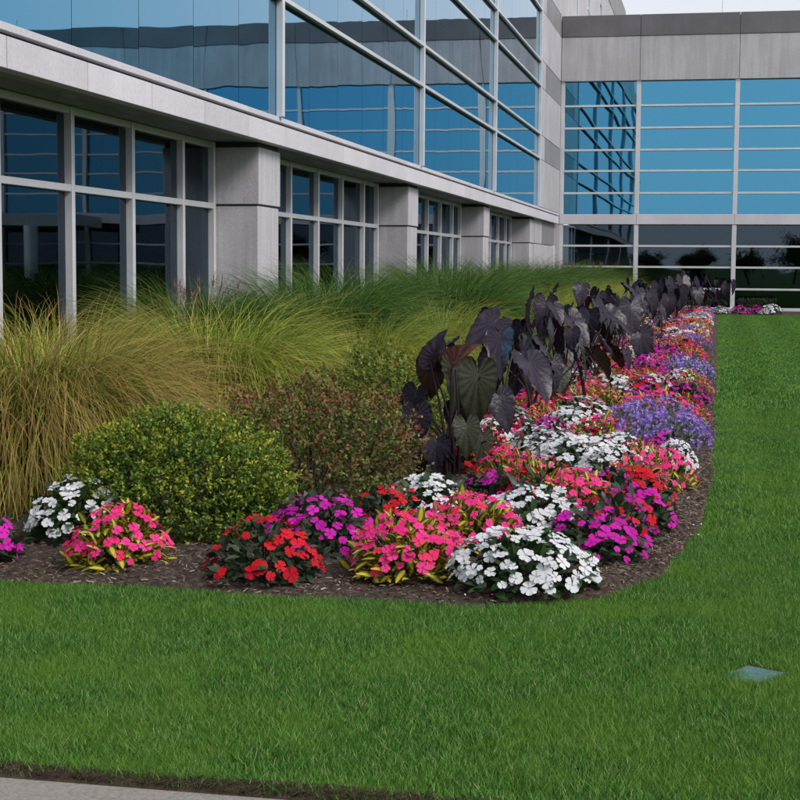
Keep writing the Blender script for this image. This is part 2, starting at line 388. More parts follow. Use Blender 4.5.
props(link('grass_thatch', nmesh('grass_thatch', V2, F2, 'dirt', at2)), 'dry brown thatch along the pavement edge of the lawn', 'thatch', kind='stuff')
props(link('bark_mulch', nmesh('bark_mulch', V, F, 'chip', at)), 'brown shredded bark mulch covering the planting bed', 'mulch', kind='stuff')

# ------------------------------------------------------------------ the office building
B0 = empty('office_building', (-6.3, 61.4, 0))
props(B0, 'two wing office building of pale concrete panels and blue mirror glass', 'building')
class _P: pass
def bpart(name, x0, x1, y0, y1, z0, z1, mat, bev=0.0, parent=None):
    ox, oy = (-6.3, 61.4)
    if parent is None: return box(name, x0 - ox, x1 - ox, y0 - oy, y1 - oy, z0, z1, mat, B0, bev)
    px, py, pz = parent.location
    return box(name, x0 - ox - px, x1 - ox - px, y0 - oy - py, y1 - oy - py, z0 - pz, z1 - pz, mat, parent, bev)
# --- side wing, upper storeys: mirror glass
MY = [10.89, 21.74, 32.57, 43.42, 54.34]
ROWS = [3.74, 5.42, 6.26, 7.92, 8.76, 10.50, 11.34, 13.0]
GX = -6.30
bpart('wall_core', -13.0, GX - .04, 5.0, 61.3, 3.40, 16.1, 'joint_dark')
ybays = [(0.04, 10.89)] + list(zip(MY[:-1], MY[1:]))
for (ya, yb) in ybays:
    st = (yb - ya) / 6
    for r in range(len(ROWS) - 1):
        for k in range(6):
            if ya + k * st < 5: continue
            bpart('window_pane', GX - .03, GX, ya + k * st + .006, ya + (k + 1) * st - .006, ROWS[r] + .01, ROWS[r + 1] - .01, 'blue_glass')
for y in MY: bpart('mullion', GX + .001, GX + .11, y - .05, y + .05, 3.737, 13.0, 'aluminium', .008)
for z in ROWS[1:]:
    for (ya, yb) in ybays:
        a = max(ya, 5); bpart('transom', GX + .002, GX + .10, a + .052, yb - .052, z - .035, z + .035, 'aluminium', .006)
        bpart('gasket', GX + .001, GX + .03, a + .055, yb - .055, z - .055, z - .036, 'gasket')
# ledge: fascia panels, groove, cap, soffit
bpart('fascia_backing', -6.60, -6.285, 5.0, 61.35, 3.345, 3.585, 'sealant')
bpart('fascia_groove', -6.60, -6.355, 5.0, 61.35, 3.587, 3.70, 'gasket')
FJ = [22.02 + 1.808 * k for k in range(-9, 22)] + [61.38]
for a, b in zip(FJ[:-1], FJ[1:]):
    bpart('fascia_panel', -6.40, -6.25, a + .010, b - .010, 3.335, 3.620, 'precast_pale', .004)
    bpart('sill_cap', -6.36, -6.252, a + .003, b - .003, 3.664, 3.736, 'precast_pale', .004)
SJ = [20.9 + 1.808 * k for k in range(-9, 23)]
for a, b in zip(SJ[:-1], SJ[1:]):
    bpart('soffit_panel', -7.30, -6.405, a + .006, b - .006, 3.352, 3.40, 'soffit', .003)
# columns
CY = [10.4, 21.25, 32.05, 42.72, 53.40]
for y in CY:
    c = bpart('column', -7.20, -6.45, y + .03, y + 1.07, -.02, 3.345, 'joint_dark')
    for (z0, z1, o) in ((-.02, 2.447, .02), (2.472, 3.275, .0)):
        bpart('stone_panel', -7.19, -6.42 - o, y + o, y + .64, z0, z1, 'precast', .008, c)
        bpart('stone_panel', -7.19, -6.425 - o, y + .648, y + 1.10 - o, z0, z1, 'precast', .008, c)
# ground-floor windows between the columns
WX = -7.14
for y0, y1 in zip(CY[:-1], CY[1:]):
    ms = [y1 - .06] + [y1 - 1.36 - 1.82 * k for k in range(5)] + [y0 + 1.15]
    ms = sorted(ms)
    for a in ms: bpart('window_mullion', WX - .04, WX + .09, a - .04, a + .04, -.02, 3.345, 'aluminium', .006)
    for a, b in zip(ms[:-1], ms[1:]):
        bpart('transom', WX - .035, WX + .08, a + .041, b - .041, 2.405, 2.485, 'aluminium', .006)
        bpart('window_head', WX - .035, WX + .07, a + .041, b - .041, 3.262, 3.347, 'aluminium', .006)
        for z0, z1 in ((.02, 2.40), (2.49, 3.258)):
            bpart('window_pane', WX - .012, WX, a + .042, b - .042, z0, z1, 'dark_glass')
# dark rooms behind the ground-floor glass
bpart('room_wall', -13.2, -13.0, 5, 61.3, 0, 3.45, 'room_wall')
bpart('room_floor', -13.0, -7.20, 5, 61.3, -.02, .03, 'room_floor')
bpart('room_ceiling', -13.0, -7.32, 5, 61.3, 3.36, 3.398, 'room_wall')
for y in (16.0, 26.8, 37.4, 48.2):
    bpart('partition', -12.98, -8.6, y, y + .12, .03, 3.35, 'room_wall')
# stone pier closing the side wing
bpart('pier_core', -13, -6.31, 54.41, 61.9, 3.41, 17.8, 'joint_dark')
lv = [(3.75, 5.41, 0), (5.425, 6.25, 1), (6.265, 7.91, 0), (7.925, 8.86, 1), (8.875, 10.56, 0), (10.575, 11.38, 1), (11.395, 16.09, 0)]
for z0, z1, d in lv:
    bpart('stone_panel', -6.50, -6.25, 54.42, 56.0, z0, z1, 'precast', .006)
    bpart('stone_panel', -6.50, -6.255 if d else -6.25, 56.012, 61.40 if z1 < 11.39 else 61.24, z0, z1, 'granite_mid' if d else 'precast', .006)
bpart('stone_panel', -7.2, -6.43, 54.56, 56.2, -.02, 2.455, 'precast', .006); bpart('stone_panel', -7.2, -6.43, 56.21, 61.45, -.02, 2.455, 'precast', .006)
bpart('stone_panel', -7.2, -6.42, 54.56, 57.0, 2.475, 3.34, 'precast', .006); bpart('stone_panel', -7.2, -6.42, 57.01, 61.45, 2.475, 3.34, 'granite_mid', .006)
# upper wall over the glass and the taller part running on behind the rear wing
for k in range(6):
    a = 5 + k * 8.23; bpart('stone_panel', -6.6, -6.25, a + .006, a + 8.22, 13.045, 16.09, 'precast', .006)
for k in range(12):
    a = 5 + k * 8.0; bpart('parapet_panel', -6.9, -6.23, a + .006, a + 7.994, 16.105, 17.9, 'granite_mid', .006)
bpart('wall_core', -13.0, -6.45, 61.5, 101, 11.0, 17.8, 'joint_dark')
yw = [61.25, 66.6, 67.9, 72.2, 74.2, 79.5, 81.5, 87, 89, 95, 101]
for k in range(0, len(yw) - 1):
    a, b = yw[k], yw[k + 1]
    if k % 2 == 0: bpart('stone_panel', -6.60, -6.25, a + .006, b - .006, 11.2, 16.09, 'precast', .006)
    else:
        bpart('stone_panel', -6.60, -6.25, a + .006, b - .006, 15.0, 16.09, 'precast', .006)
        bpart('window_pane', -6.44, -6.40, a, b, 11.0, 15.0, 'blue_glass')
        for y in (a + .06, b - .06): bpart('window_mullion', -6.42, -6.20, y - .09, y + .09, 11.0, 15.0, 'aluminium')
        for z in (12.4, 13.7): bpart('transom', -6.42, -6.30, a + .16, b - .16, z - .05, z + .05, 'aluminium')
bpart('roof', -13, -6.4, 5, 101, 17.80, 17.86, 'roofing')

# --- rear wing
RY = 61.4; RX1 = 34.0
bpart('corner_panel', -6.42, -6.24, 61.46, 61.9, -.02, 8.9, 'precast')
RM = [-6.17, -3.23] + [.52 + 3.755 * k for k in range(10)]
bpart('wall_core', -6.24, RX1, 62.05, 62.3, 8.9, 11.30, 'joint_dark')
bpart('roof', -6.24, RX1, 61.6, 80, 11.24, 11.30, 'roofing')
jx = [-6.24] + [-3.2 + 3.76 * k for k in range(10)] + [RX1]
for a, b in zip(jx[:-1], jx[1:]):
    bpart('parapet_panel', a + .008, b - .008, RY - .02, RY + .5, 10.575, 11.38, 'granite', .006)
    bpart('stone_panel', a + .008, b - .008, RY, RY + .5, 8.875, 10.562, 'precast', .006)
bpart('sill_backing', -6.24, RX1, RY + .12, RY + .4, 3.34, 3.70, 'joint_dark')
GY = RY + .22
ZU = [3.72, 4.54, 5.40, 6.21, 7.06, 7.92, 8.875]; ZL = [.12, .83, 1.67, 2.485, 3.325]
for i, x in enumerate(RM):
    w = .085 if i else .07
    bpart('mullion', x - w, x + w, RY + .06, RY + .30, 3.722, 8.872, 'aluminium', .006)
    bpart('mullion', x - w, x + w, RY + .06, RY + .30, .0, 3.318, 'aluminium', .006)
for a, b in zip(RM[:-1], RM[1:]):
    bpart('spandrel_panel', a - .07 if a < -6 else a + .004, b - .004, RY + .04, RY + .3, 3.325, 3.715, 'precast_pale', .006)
    for Z, up in ((ZU, 1), (ZL, 0)):
        for z in Z[1:-1]: bpart('transom', a + .09, b - .09, RY + .10, RY + .26, z - .037, z + .037, 'aluminium', .005)
        for z0, z1 in zip(Z[:-1], Z[1:]):
            bpart('window_pane', a + .08, b - .08, GY, GY + .02, z0 + (.0 if z0 in (3.72, .12) else .03), z1 - .03, 'blue_glass' if up else 'dark_glass')
bpart('base_sill', -6.2, RX1, RY - .05, RY + .34, -.02, .115, 'precast_pale', .01)
bpart('room_wall', -6.2, RX1, 68, 68.2, 0, 8.9, 'room_wall'); bpart('room_floor', -6.2, RX1, RY + .36, 68, -.02, .1, 'room_floor')
bpart('room_ceiling', -6.2, RX1, RY + .42, 68, 3.40, 3.6, 'room_wall')
for k in range(16): bpart('blind_slat', 1.75 + k * .125, 1.85 + k * .125, RY + .55, RY + .57, .2, 3.2, 'blind')
for k in range(7): bpart('blind_slat', -5.9 + k * .125, -5.8 + k * .125, RY + .55, RY + .57, .2, 3.2, 'blind')
for x in (-1.6, 1.45): bpart('interior_post', x, x + .14, RY + 1.6, RY + 1.74, .1, 3.39, 'blind')
for k in range(6): bpart('lightning_rod', -.13 + k * 5.6 - .012, -.13 + k * 5.6 + .012, RY + .2, RY + .224, 11.30, 11.85, 'aluminium')
# entrance canopy on round columns further along the rear wing (seen mirrored in the glass)
cv = []; cf = []
nseg = 18
for i in range(nseg + 1):
    t = i / nseg; x = 11 + 12 * t; y = 57.5 - 2.2 * math.sin(math.pi * t)
    cv += [(x, y, 3.1), (x, y, 3.55), (x, 61.2, 3.55), (x, 61.2, 3.1)]
for i in range(nseg):
    for k in range(4):
        q = (k + 1) % 4; cf.append((4 * i + k, 4 * i + q, 4 * i + 4 + q, 4 * i + 4 + k))
cf += [(3, 2, 1, 0), (4 * nseg, 4 * nseg + 1, 4 * nseg + 2, 4 * nseg + 3)]
o = link('entrance_canopy', nmesh('entrance_canopy', [(x + 6.3, y - 61.4, z) for x, y, z in cv], cf, 'white_paint'), B0)
tv, tf = tube([(0, 0, 0), (0, 0, 3.1)], [.24, .24], 16); rc = nmesh('round_column', tv, tf, 'white_paint', smooth=True)
for x in (12.2, 15.4, 18.6, 21.8): link('round_column', rc, B0, (x + 6.3, 57.0 - 61.4 - .8 * math.sin(math.pi * (x - 11) / 12), 0))

# ------------------------------------------------------------------ leaf and flower templates
LEAF = np.array([(0, 0, 0), (-.17, .3, .05), (0, .32, 0), (.17, .3, .05), (-.15, .66, .03), (0, .68, -.02), (.15, .66, .03), (0, 1, -.10)])
LEAFT = np.array([(0, 2, 1), (0, 3, 2), (1, 2, 4), (2, 5, 4), (2, 3, 5), (3, 6, 5), (4, 5, 7), (5, 6, 7)])
LEAF_ATT = {'across': np.array([.2, 1, 0, 1, 1, 0, 1, .35]), 'along': LEAF[:, 1]}
OVAL = np.array([(0, 0, 0), (-.26, .4, .06), (0, .45, 0), (.26, .4, .06), (0, 1, -.04)])
OVALT = np.array([(0, 2, 1), (0, 3, 2), (1, 2, 4), (2, 3, 4)])
OV_ATT = {'across': np.array([0, 1, 0, 1, 0.]), 'along': OVAL[:, 1]}
def flower_t(seed, detail=1):
    """flat five-petalled bloom, unit diameter about 1"""
    r = random.Random(seed); V = [(0, 0, .0)]; F = []; al = [0.]
    for k in range(5):
        a = 2 * math.pi * k / 5 + r.uniform(-.1, .1); R = .5 * r.uniform(.9, 1.08); up = r.uniform(-.10, .16)
        if detail: prof = [(-.62, .62), (-.50, .93), (-.16, 1.0), (0, .93), (.16, 1.0), (.50, .93), (.62, .62)]
        else: prof = [(-.62, .7), (-.3, 1.0), (.3, 1.0), (.62, .7)]
        b = len(V)
        for da, rr in prof:
            V.append((R * rr * math.cos(a + da), R * rr * math.sin(a + da), up * rr + .03 * (k % 2) + (r.uniform(-.045, .045) - .05 * (1 - abs(da) / .62) * rr if detail else 0))); al.append(rr)
        for j in range(len(prof) - 1): F.append((0, b + j, b + j + 1))
    return np.array(V), np.array(F), np.array(al)
FL_HI = [flower_t(s, 1) for s in range(4)]; FL_LO = [flower_t(s, 0) for s in range(3)]

def dome_dirs(n, zmin):
    z = RNG.uniform(zmin, 1, n); a = RNG.uniform(0, 2 * math.pi, n); q = np.sqrt(np.maximum(0, 1 - z * z))
    return np.stack([q * np.cos(a), q * np.sin(a), z], 1)
def impatiens_foliage(r, h, mat, nl, leaf=(.065, .11), wmul=1.0):
    d = dome_dirs(nl, -.05); sh = RNG.uniform(.45, .96, nl)[:, None]; d[:, 2] = np.abs(d[:, 2])
    P = d * sh * np.array([r, r, h]); P[:, 2] = np.maximum(P[:, 2], .03)
    out = unit(d * np.array([1, 1, .6])); rn = unit(RNG.normal(0, 1, (nl, 3)))
    D = unit(out * .9 + rn * .75 + np.array([0, 0, -.05])); N = unit(out + np.array([0, 0, .9]) + rn * .3)
    A, B, Cc = frames(D, N)
    T = LEAF.copy(); T[:, 0] *= 1.25 * wmul
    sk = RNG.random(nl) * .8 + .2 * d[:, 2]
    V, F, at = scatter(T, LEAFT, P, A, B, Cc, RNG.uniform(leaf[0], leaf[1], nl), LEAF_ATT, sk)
    V[:, 2] = np.maximum(V[:, 2], .012)
    # a few stems from the crown of the plant
    ns = 14; a = RNG.uniform(0, 6.28, ns); parts = [(V, F, at)]
    for k in range(ns):
        tv, tf = tube([(0.02 * math.cos(a[k]), .02 * math.sin(a[k]), 0), (.35 * r * math.cos(a[k]), .35 * r * math.sin(a[k]), .35 * h), (.6 * r * math.cos(a[k]), .6 * r * math.sin(a[k]), .7 * h)], [.006, .005, .003], 4)
        tf = np.concatenate([tf[:, [0, 1, 2]], tf[:, [0, 2, 3]]])
        parts.append((tv, tf, {'rnd': np.full(len(tv), .3), 'across': np.full(len(tv), 1.), 'along': np.full(len(tv), .3)}))
    V, F, at = join(parts)
    return nmesh('foliage', V, F, mat, at)
def flower_frames(r, h, n, zmin, fill, mind=.055):
    """bloom places on the dome, roughly even, pairs allowed to touch"""
    P = []; D = []
    tries = 0
    while len(P) < n and tries < n * 40:
        tries += 1
        d = dome_dirs(1, zmin)[0]; d[2] = abs(d[2])
        p = d * np.array([r, r, h]) * RNG.uniform(.96, 1.06)
        if all(np.linalg.norm(p - q) > mind * fill for q in P): P.append(p); D.append(d)
    P = np.array(P); D = np.array(D)
    nn = unit(unit(D * np.array([1 / r, 1 / r, 1 / h])) * .9 + np.array([0.06, -.22, .45]) + RNG.normal(0, .22, D.shape))
    sp = unit(RNG.normal(0, 1, D.shape)); A, B, Cc = frames(np.cross(nn, sp), nn)
    return P, A, B, Cc
KIND = {  # petals, foliage, near count, spacing factor, lowest z, leaf count
    'W': ('petal_white', 'impatiens_leaf', 86, .70, .20, 340),
    'R': ('petal_red', 'bronze_leaf', 66, .76, .12, 340),
    'M': ('petal_magenta', 'bronze_leaf', 66, .76, .15, 340),
    'G': ('petal_pink', 'gold_leaf', 96, .60, .22, 420),
    'K': ('petal_coral', 'gold_leaf', 55, .8, .15, 300),
}
FLM = {}
for k, v in KIND.items():
    FLM[k] = [nmesh('flower', Vv, Ff, v[0], {'along': al, 'rnd': np.zeros(len(Vv))}) for (Vv, Ff, al) in FL_HI]
FAR = {}
def far_meshes(kind, var):
    key = (kind, var)
    if key in FAR: return FAR[key]
    if kind == 'V':
        r, h = .3, .3; nl = 420; d = dome_dirs(nl, 0); P = d * RNG.uniform(.5, 1.0, nl)[:, None] * np.array([r, r, h * .9])
        D = unit(d * .5 + np.array([0, 0, .8]) + RNG.normal(0, .4, (nl, 3))); A, B, Cc = frames(D, unit(RNG.normal(0, 1, (nl, 3))))
        T = LEAF.copy(); T[:, 0] *= .7
        V, F, at = scatter(T, LEAFT, P, A, B, Cc, RNG.uniform(.04, .07, nl), LEAF_ATT); fol = nmesh('foliage', V, F, 'sage_leaf', at)
        ns = 95; d = dome_dirs(ns, .08); base = d * np.array([r, r, h]) * RNG.uniform(.85, 1.05, ns)[:, None]
        P = []; 
        for b, dd in zip(base, d):
            ax = unit(dd * .5 + np.array([0, 0, 1.]))
            for j in range(6): P.append(b + ax * (.012 * j) + RNG.normal(0, .008, 3))
        P = np.array(P); n = len(P); nn = unit(RNG.normal(0, 1, (n, 3)) + np.array([0, -.4, .6])); A, B, Cc = frames(np.cross(nn, unit(RNG.normal(0, 1, (n, 3)))), nn)
        Vv, Ff, al = FL_LO[0]; V, F, at = scatter(Vv, Ff, P, A, B, Cc, RNG.uniform(.018, .03, n), {'along': al})
        FAR[key] = (fol, nmesh('flowers', V, F, 'petal_violet', at)); return FAR[key]
    pm, lm, n, fill, zm, nl = KIND[kind]; r, h = .3, .30
    fol = impatiens_foliage(r, h, lm, 260, (.05, .09)); n = int(n * (1.25 if kind not in 'GK' else .95))
    P, A, B, Cc = flower_frames(r, h, n, zm, fill * .92)
    parts = []
    for j in range(3):
        s = slice(j, None, 3); Vv, Ff, al = FL_LO[j]
        parts.append(scatter(Vv, Ff, P[s], A[s], B[s], Cc[s], RNG.uniform(.044, .078, len(P[s])) * (.82 if kind in 'GK' else 1), {'along': al}))
    V, F, at = join(parts); FAR[key] = (fol, nmesh('flowers', V, F, pm, at)); return FAR[key]
NAMES = {'W': ('white', 'white_impatiens'), 'R': ('red', 'red_impatiens'), 'M': ('magenta', 'magenta_impatiens'), 'G': ('hot pink', 'variegated_impatiens'),
         'K': ('coral', 'coral_impatiens'), 'V': ('violet', 'violet_bedding_plant')}
def near_clump(kind, x, y, r, h, label):
    e = empty(NAMES[kind][1], (x, y, .02), 0); props(e, label, 'flowers', 'bedding plants in the flower border')
    pm, lm, n, fill, zm, nl = KIND[kind]
    area = (r / .3) ** 2
    f = link('foliage', impatiens_foliage(r, h, lm, int(nl * area), (.06, .10) if kind != 'G' else (.055, .095), 1.35 if kind == 'G' else 1.1), e); f['kind'] = 'stuff'
    P, A, B, Cc = flower_frames(r, h, int(n * area), zm, fill)
    for i in range(len(P)):
        s = (.040 + .046 * RNG.random() ** .6) * (.84 if kind == 'G' else 1)
        if RNG.random() < .08: s *= .5
        o = bpy.data.objects.new('flower', FLM[kind][i % 4]); COL.objects.link(o); o.parent = e
        m = Matrix(((A[i][0], B[i][0], Cc[i][0], 0), (A[i][1], B[i][1], Cc[i][1], 0), (A[i][2], B[i][2], Cc[i][2], 0), (0, 0, 0, 1)))
        o.matrix_basis = Matrix.Translation(P[i]) @ m @ Matrix.Scale(s, 4)
    return e
def far_clump(kind, x, y, r, h, label, group):
    e = empty(NAMES[kind][1], (x, y, .02), RNG.uniform(0, 6.28)); s = r / .3; e.scale = (s, s, h / .3)
    props(e, label, 'flowers', group)
    fo, fl = far_meshes(kind, int(RNG.integers(0, 3)))
    link('foliage', fo, e)['kind'] = 'stuff'; link('flowers', fl, e)['kind'] = 'stuff'
    return e
NEAR = [
    ('M', -3.86, 7.62, .20, .26, 'magenta impatiens cut off at the left edge of the picture'),
    ('W', -3.60, 8.30, .29, .36, 'leggy white impatiens beside the rounded boxwood, on its left'),
    ('G', -3.06, 7.60, .28, .30, 'hot pink impatiens with yellow striped leaves in front of the boxwood'),
    ('R', -2.23, 7.44, .29, .28, 'red impatiens standing alone on the mulch before the boxwood'),
    ('M', -2.15, 8.30, .33, .32, 'magenta impatiens behind the red clump, right of the boxwood'),
    ('R', -1.86, 8.85, .26, .27, 'sparse red impatiens between the magenta clump and the white clump by the taro'),
    ('G', -1.54, 7.72, .31, .30, 'hot pink yellow-leaved impatiens at the front edge, right of the red clump'),
    ('W', -0.92, 7.56, .37, .30, 'big white impatiens at the front corner of the border, foremost white clump'),
    ('G', -1.34, 8.55, .30, .30, 'hot pink variegated impatiens just behind the front white corner clump, to its left'),
    ('W', -1.76, 9.40, .31, .29, 'white impatiens at the foot of the first black taro'),
    ('W', -1.04, 9.08, .33, .29, 'white impatiens in the second row, left of the big magenta clump'),
    ('M', -0.64, 8.32, .30, .30, 'big magenta impatiens on the curved corner, right of the white clumps'),
    ('R', -0.56, 8.92, .25, .29, 'red impatiens wedged behind the big magenta corner clump'),
    ('M', -0.47, 9.35, .24, .28, 'magenta impatiens on the right edge behind the red wedge'),
    ('R', -0.51, 10.02, .26, .30, 'red impatiens on the right edge behind the second magenta clump'),
    ('G', -0.84, 9.75, .26, .29, 'hot pink variegated impatiens behind the second row white clump'),
    ('M', -1.42, 9.95, .23, .28, 'magenta impatiens low beside the first taro, on its right'),
    ('R', -1.18, 9.85, .20, .27, 'red impatiens between the magenta clump by the taro and the pink ones'),
    ('M', -0.72, 10.35, .22, .28, 'magenta impatiens squeezed below the long white drift'),
]
for k_, x_, y_, r_, h_, l_ in NEAR: near_clump(k_, x_, y_, r_ * 1.02, h_ * (1.06 if k_ in 'GR' else .96), l_)
MID = [('G', -0.34, 11.08, .25, .30), ('W', -.72, 11.15, .28, .3), ('W', -1.22, 12.1, .30, .31), ('W', -0.99, 11.58, .38, .33), ('W', -1.44, 12.51, .28, .3), ('V', -0.38, 13.68, .36, .30), ('V', -0.81, 14.56, .28, .3),
       ('G', -0.97, 13.55, .34, .31), ('G', -0.55, 11.64, .25, .3), ('G', -.55, 10.75, .24, .29), ('W', -1.29, 15.35, .35, .31), ('G', -1.43, 18.11, .32, .3), ('R', -1.57, 16.4, .25, .3),
       ('W', -1.03, 17.28, .26, .3), ('G', -0.78, 15.84, .28, .3), ('G', -0.31, 15.9, .25, .3), ('M', -0.33, 17.96, .29, .3), ('M', -0.77, 17.07, .26, .3),
       ('W', -0.77, 19.01, .27, .3), ('G', -1.28, 20.0, .32, .3), ('M', -0.87, 21.42, .3, .3), ('V', -0.42, 22.6, .37, .33), ('V', -.35, 21.6, .33, .3), ('G', -0.85, 22.9, .28, .3),
       ('W', -1.88, 12.98, .24, .3), ('R', -1.95, 13.91, .25, .3), ('G', -1.81, 12.30, .22, .3), ('G', -1.45, 11.0, .26, .3), ('K', -1.88, 16.73, .24, .3),
       ('M', -1.41, 13.35, .22, .3), ('W', -1.68, 17.2, .24, .3), ('K', -1.6, 14.65, .23, .3), ('M', -1.3, 22.49, .28, .3), ('W', -1.6, 21.65, .27, .3),
       ('W', -1.19, 24.46, .29, .3), ('M', -0.79, 25.54, .3, .3), ('G', -0.46, 27.02, .3, .3), ('V', -0.45, 30.1, .36, .32), ('G', -1.11, 28.3, .31, .3), ('K', -1.46, 26.66, .3, .3),
       ('V', -.40, 14.3, .30, .29), ('M', -.40, 12.55, .22, .27), ('W', -.30, 12.2, .17, .25), ('R', -.98, 12.75, .22, .28), ('K', -.32, 19.8, .28, .3), ('W', -.45, 20.3, .22, .3)]
allc = [(a[1], a[2], a[3]) for a in NEAR] + [(a[1], a[2], a[3]) for a in MID]
fill = []
order = ['G', 'W', 'M', 'K', 'R', 'V', 'G', 'M', 'W', 'G']
for t in range(9000):
    y = 9.6 + 44.6 * RNG.random() ** .9; x = RNG.uniform(-2.05, -.38)
    if y < 11.5 and x < -1.25: continue
    if y < 24 and x < -1.55 and RNG.random() < .5: continue
    rr = RNG.uniform(.29, .41)
    if x + rr > -.10: continue
    if all((x - a) ** 2 + (y - b) ** 2 > (.76 * (rr + c)) ** 2 for a, b, c in allc):
        k = order[int(RNG.integers(0, 10))]
        if k == 'V' and x < -.8: k = 'R'
        if x > -.45 and y > 20 and RNG.random() < .14: k = 'V'
        fill.append((k, x, y, rr, RNG.uniform(.27, .33))); allc.append((x, y, rr))
REARC = [('W', .05, 55.6, .36, .3), ('M', .75, 56.0, .36, .32), ('M', 1.3, 56.2, .33, .32), ('W', 1.85, 56.4, .40, .36), ('M', -.45, 56.0, .3, .3), ('W', -1.0, 55.2, .33, .3), ('K', -1.5, 54.9, .3, .3), ('W', 1.55, 55.7, .22, .2)]
DESC = {'W': 'white impatiens clump', 'R': 'red impatiens clump', 'M': 'magenta impatiens clump', 'G': 'pink gold-leaved clump', 'K': 'coral impatiens clump', 'V': 'violet small-flowered bedding plant'}
TARO_Y = [11.45, 13.4, 15.2, 16.5, 18.3, 20.0, 22.2, 24.2, 27, 29.6, 32.6, 36, 39.5, 43, 46.5, 49.5]
NTH = ['first', 'second', 'third', 'fourth', 'fifth', 'sixth', 'seventh', 'eighth', 'ninth', 'tenth', 'eleventh', 'twelfth', 'thirteenth', 'fourteenth', 'fifteenth', 'last']
zones = {}
for c in MID + fill + REARC:
    k, x, y, r, h = c
    if y > 54.7: z = 'in the bed at the foot of the rear wing'
    else:
        i = min(range(16), key=lambda q: abs(TARO_Y[q] - y))
        z = ('on the lawn edge' if x > -.62 else 'in mid border' if x > -1.25 else 'on the taro side') + ' level with the %s taro' % NTH[i]
    zones.setdefault((k, z), []).append(c)
RANK = {1: [''], 2: [', nearer one', ', farther one'], 3: [', nearest of three', ', middle of three', ', farthest of three'], 4: [', nearest of four', ', second of four', ', third of four', ', farthest of four']}
for (k, z), cs in zones.items():
    cs.sort(key=lambda c: c[2])
    W_ = ['one', 'two', 'three', 'four', 'five', 'six', 'seven', 'eight', 'nine', 'ten']; n_ = len(cs)
    rk = RANK.get(n_) or [', %s of %s' % (NTH[q] if q else 'nearest', W_[min(n_, 10) - 1]) for q in range(n_)]
    for c, q in zip(cs, rk): far_clump(*c, DESC[k] + ' ' + z + q, DESC[k] + 's ' + z)
# fallen petals on the mulch and lawn edge
N = 90; x = np.concatenate([RNG.uniform(-3.2, -.3, 50), RNG.uniform(-.26, -.06, 40)]); y = np.concatenate([np.interp(x[:50], BX, BY) + RNG.uniform(.0, .22, 50), RNG.uniform(8.6, 22, 40)])
P = np.stack([x, y, np.full(N, .05)], 1); nn = unit(RNG.normal(0, .4, (N, 3)) + np.array([0, 0, 1.])); A, B, Cc = frames(np.cross(nn, unit(RNG.normal(0, 1, (N, 3)))), nn)
for nm, m_, s in (('white_petals', 'petal_white', slice(0, None, 2)), ('pink_petals', 'petal_pink', slice(1, None, 2))):
    V, F, at = scatter(OVAL * np.array([1.6, 1, 1]), OVALT, P[s], A[s], B[s], Cc[s], RNG.uniform(.012, .026, len(P[s])), {'along': np.ones(5)})
    props(link('fallen_' + nm, nmesh(nm, V, F, m_, at)), 'fallen ' + nm.replace('_', ' ') + ' scattered on the mulch edge', 'petals', kind='stuff')

# ------------------------------------------------------------------ black taros
def taro_leaf_mesh(seed, mat, fold=.25, curl=.25, wav=.03):
    r = random.Random(seed); nseg = 32; rings = [.18, .42, .68, .88, 1.0]
    def rad(p):
        a = abs(p)  # 0 tip .. pi sinus
        xs = [0, .12, .35, .8, 1.3, 1.8, 2.3, 2.7, 2.95, math.pi]; ys = [1.0, .89, .66, .48, .42, .42, .45, .42, .28, .10]
        return float(np.interp(a, xs, ys))
    V = [(0, 0, 0)]; F = []; vein = [1.]
    for q, R in enumerate(rings):
        for k in range(nseg):
            p = -math.pi + 2 * math.pi * k / nseg; rr = rad(p) * R
            x = rr * math.sin(p); y = rr * math.cos(p)
            vz = .5 + .5 * math.cos(k * math.pi)          # every second spoke is a vein
            z = fold * abs(x) ** 1.15 - curl * (y * abs(y) + .25 * x * x) - .05 * vz * R * (1.0 - .3 * R)
            if q >= 3: z += r.uniform(-wav, wav) * R
            V.append((x, y, z)); vein.append(vz * (1 if R < .95 else .4))
    for k in range(nseg): F.append((0, 1 + k, 1 + (k + 1) % nseg))
    for q in range(len(rings) - 1):
        for k in range(nseg):
            a = 1 + q * nseg; b = a + nseg; k2 = (k + 1) % nseg; F.append((a + k, b + k, b + k2, a + k2))
    return nmesh('leaf', V, F, mat, {'vein': vein}, smooth=True)
TL = {m: [taro_leaf_mesh(s + i * 11, m, fold=.18 + .12 * s, curl=.15 + .14 * s) for s in range(3)] for i, m in enumerate(('taro_black', 'taro_olive', 'taro_green', 'taro_bronze'))}
ROLL = {m: taro_leaf_mesh(77, m, fold=1.25, curl=.12, wav=.01) for m in ('taro_bronze', 'taro_black', 'taro_olive')}
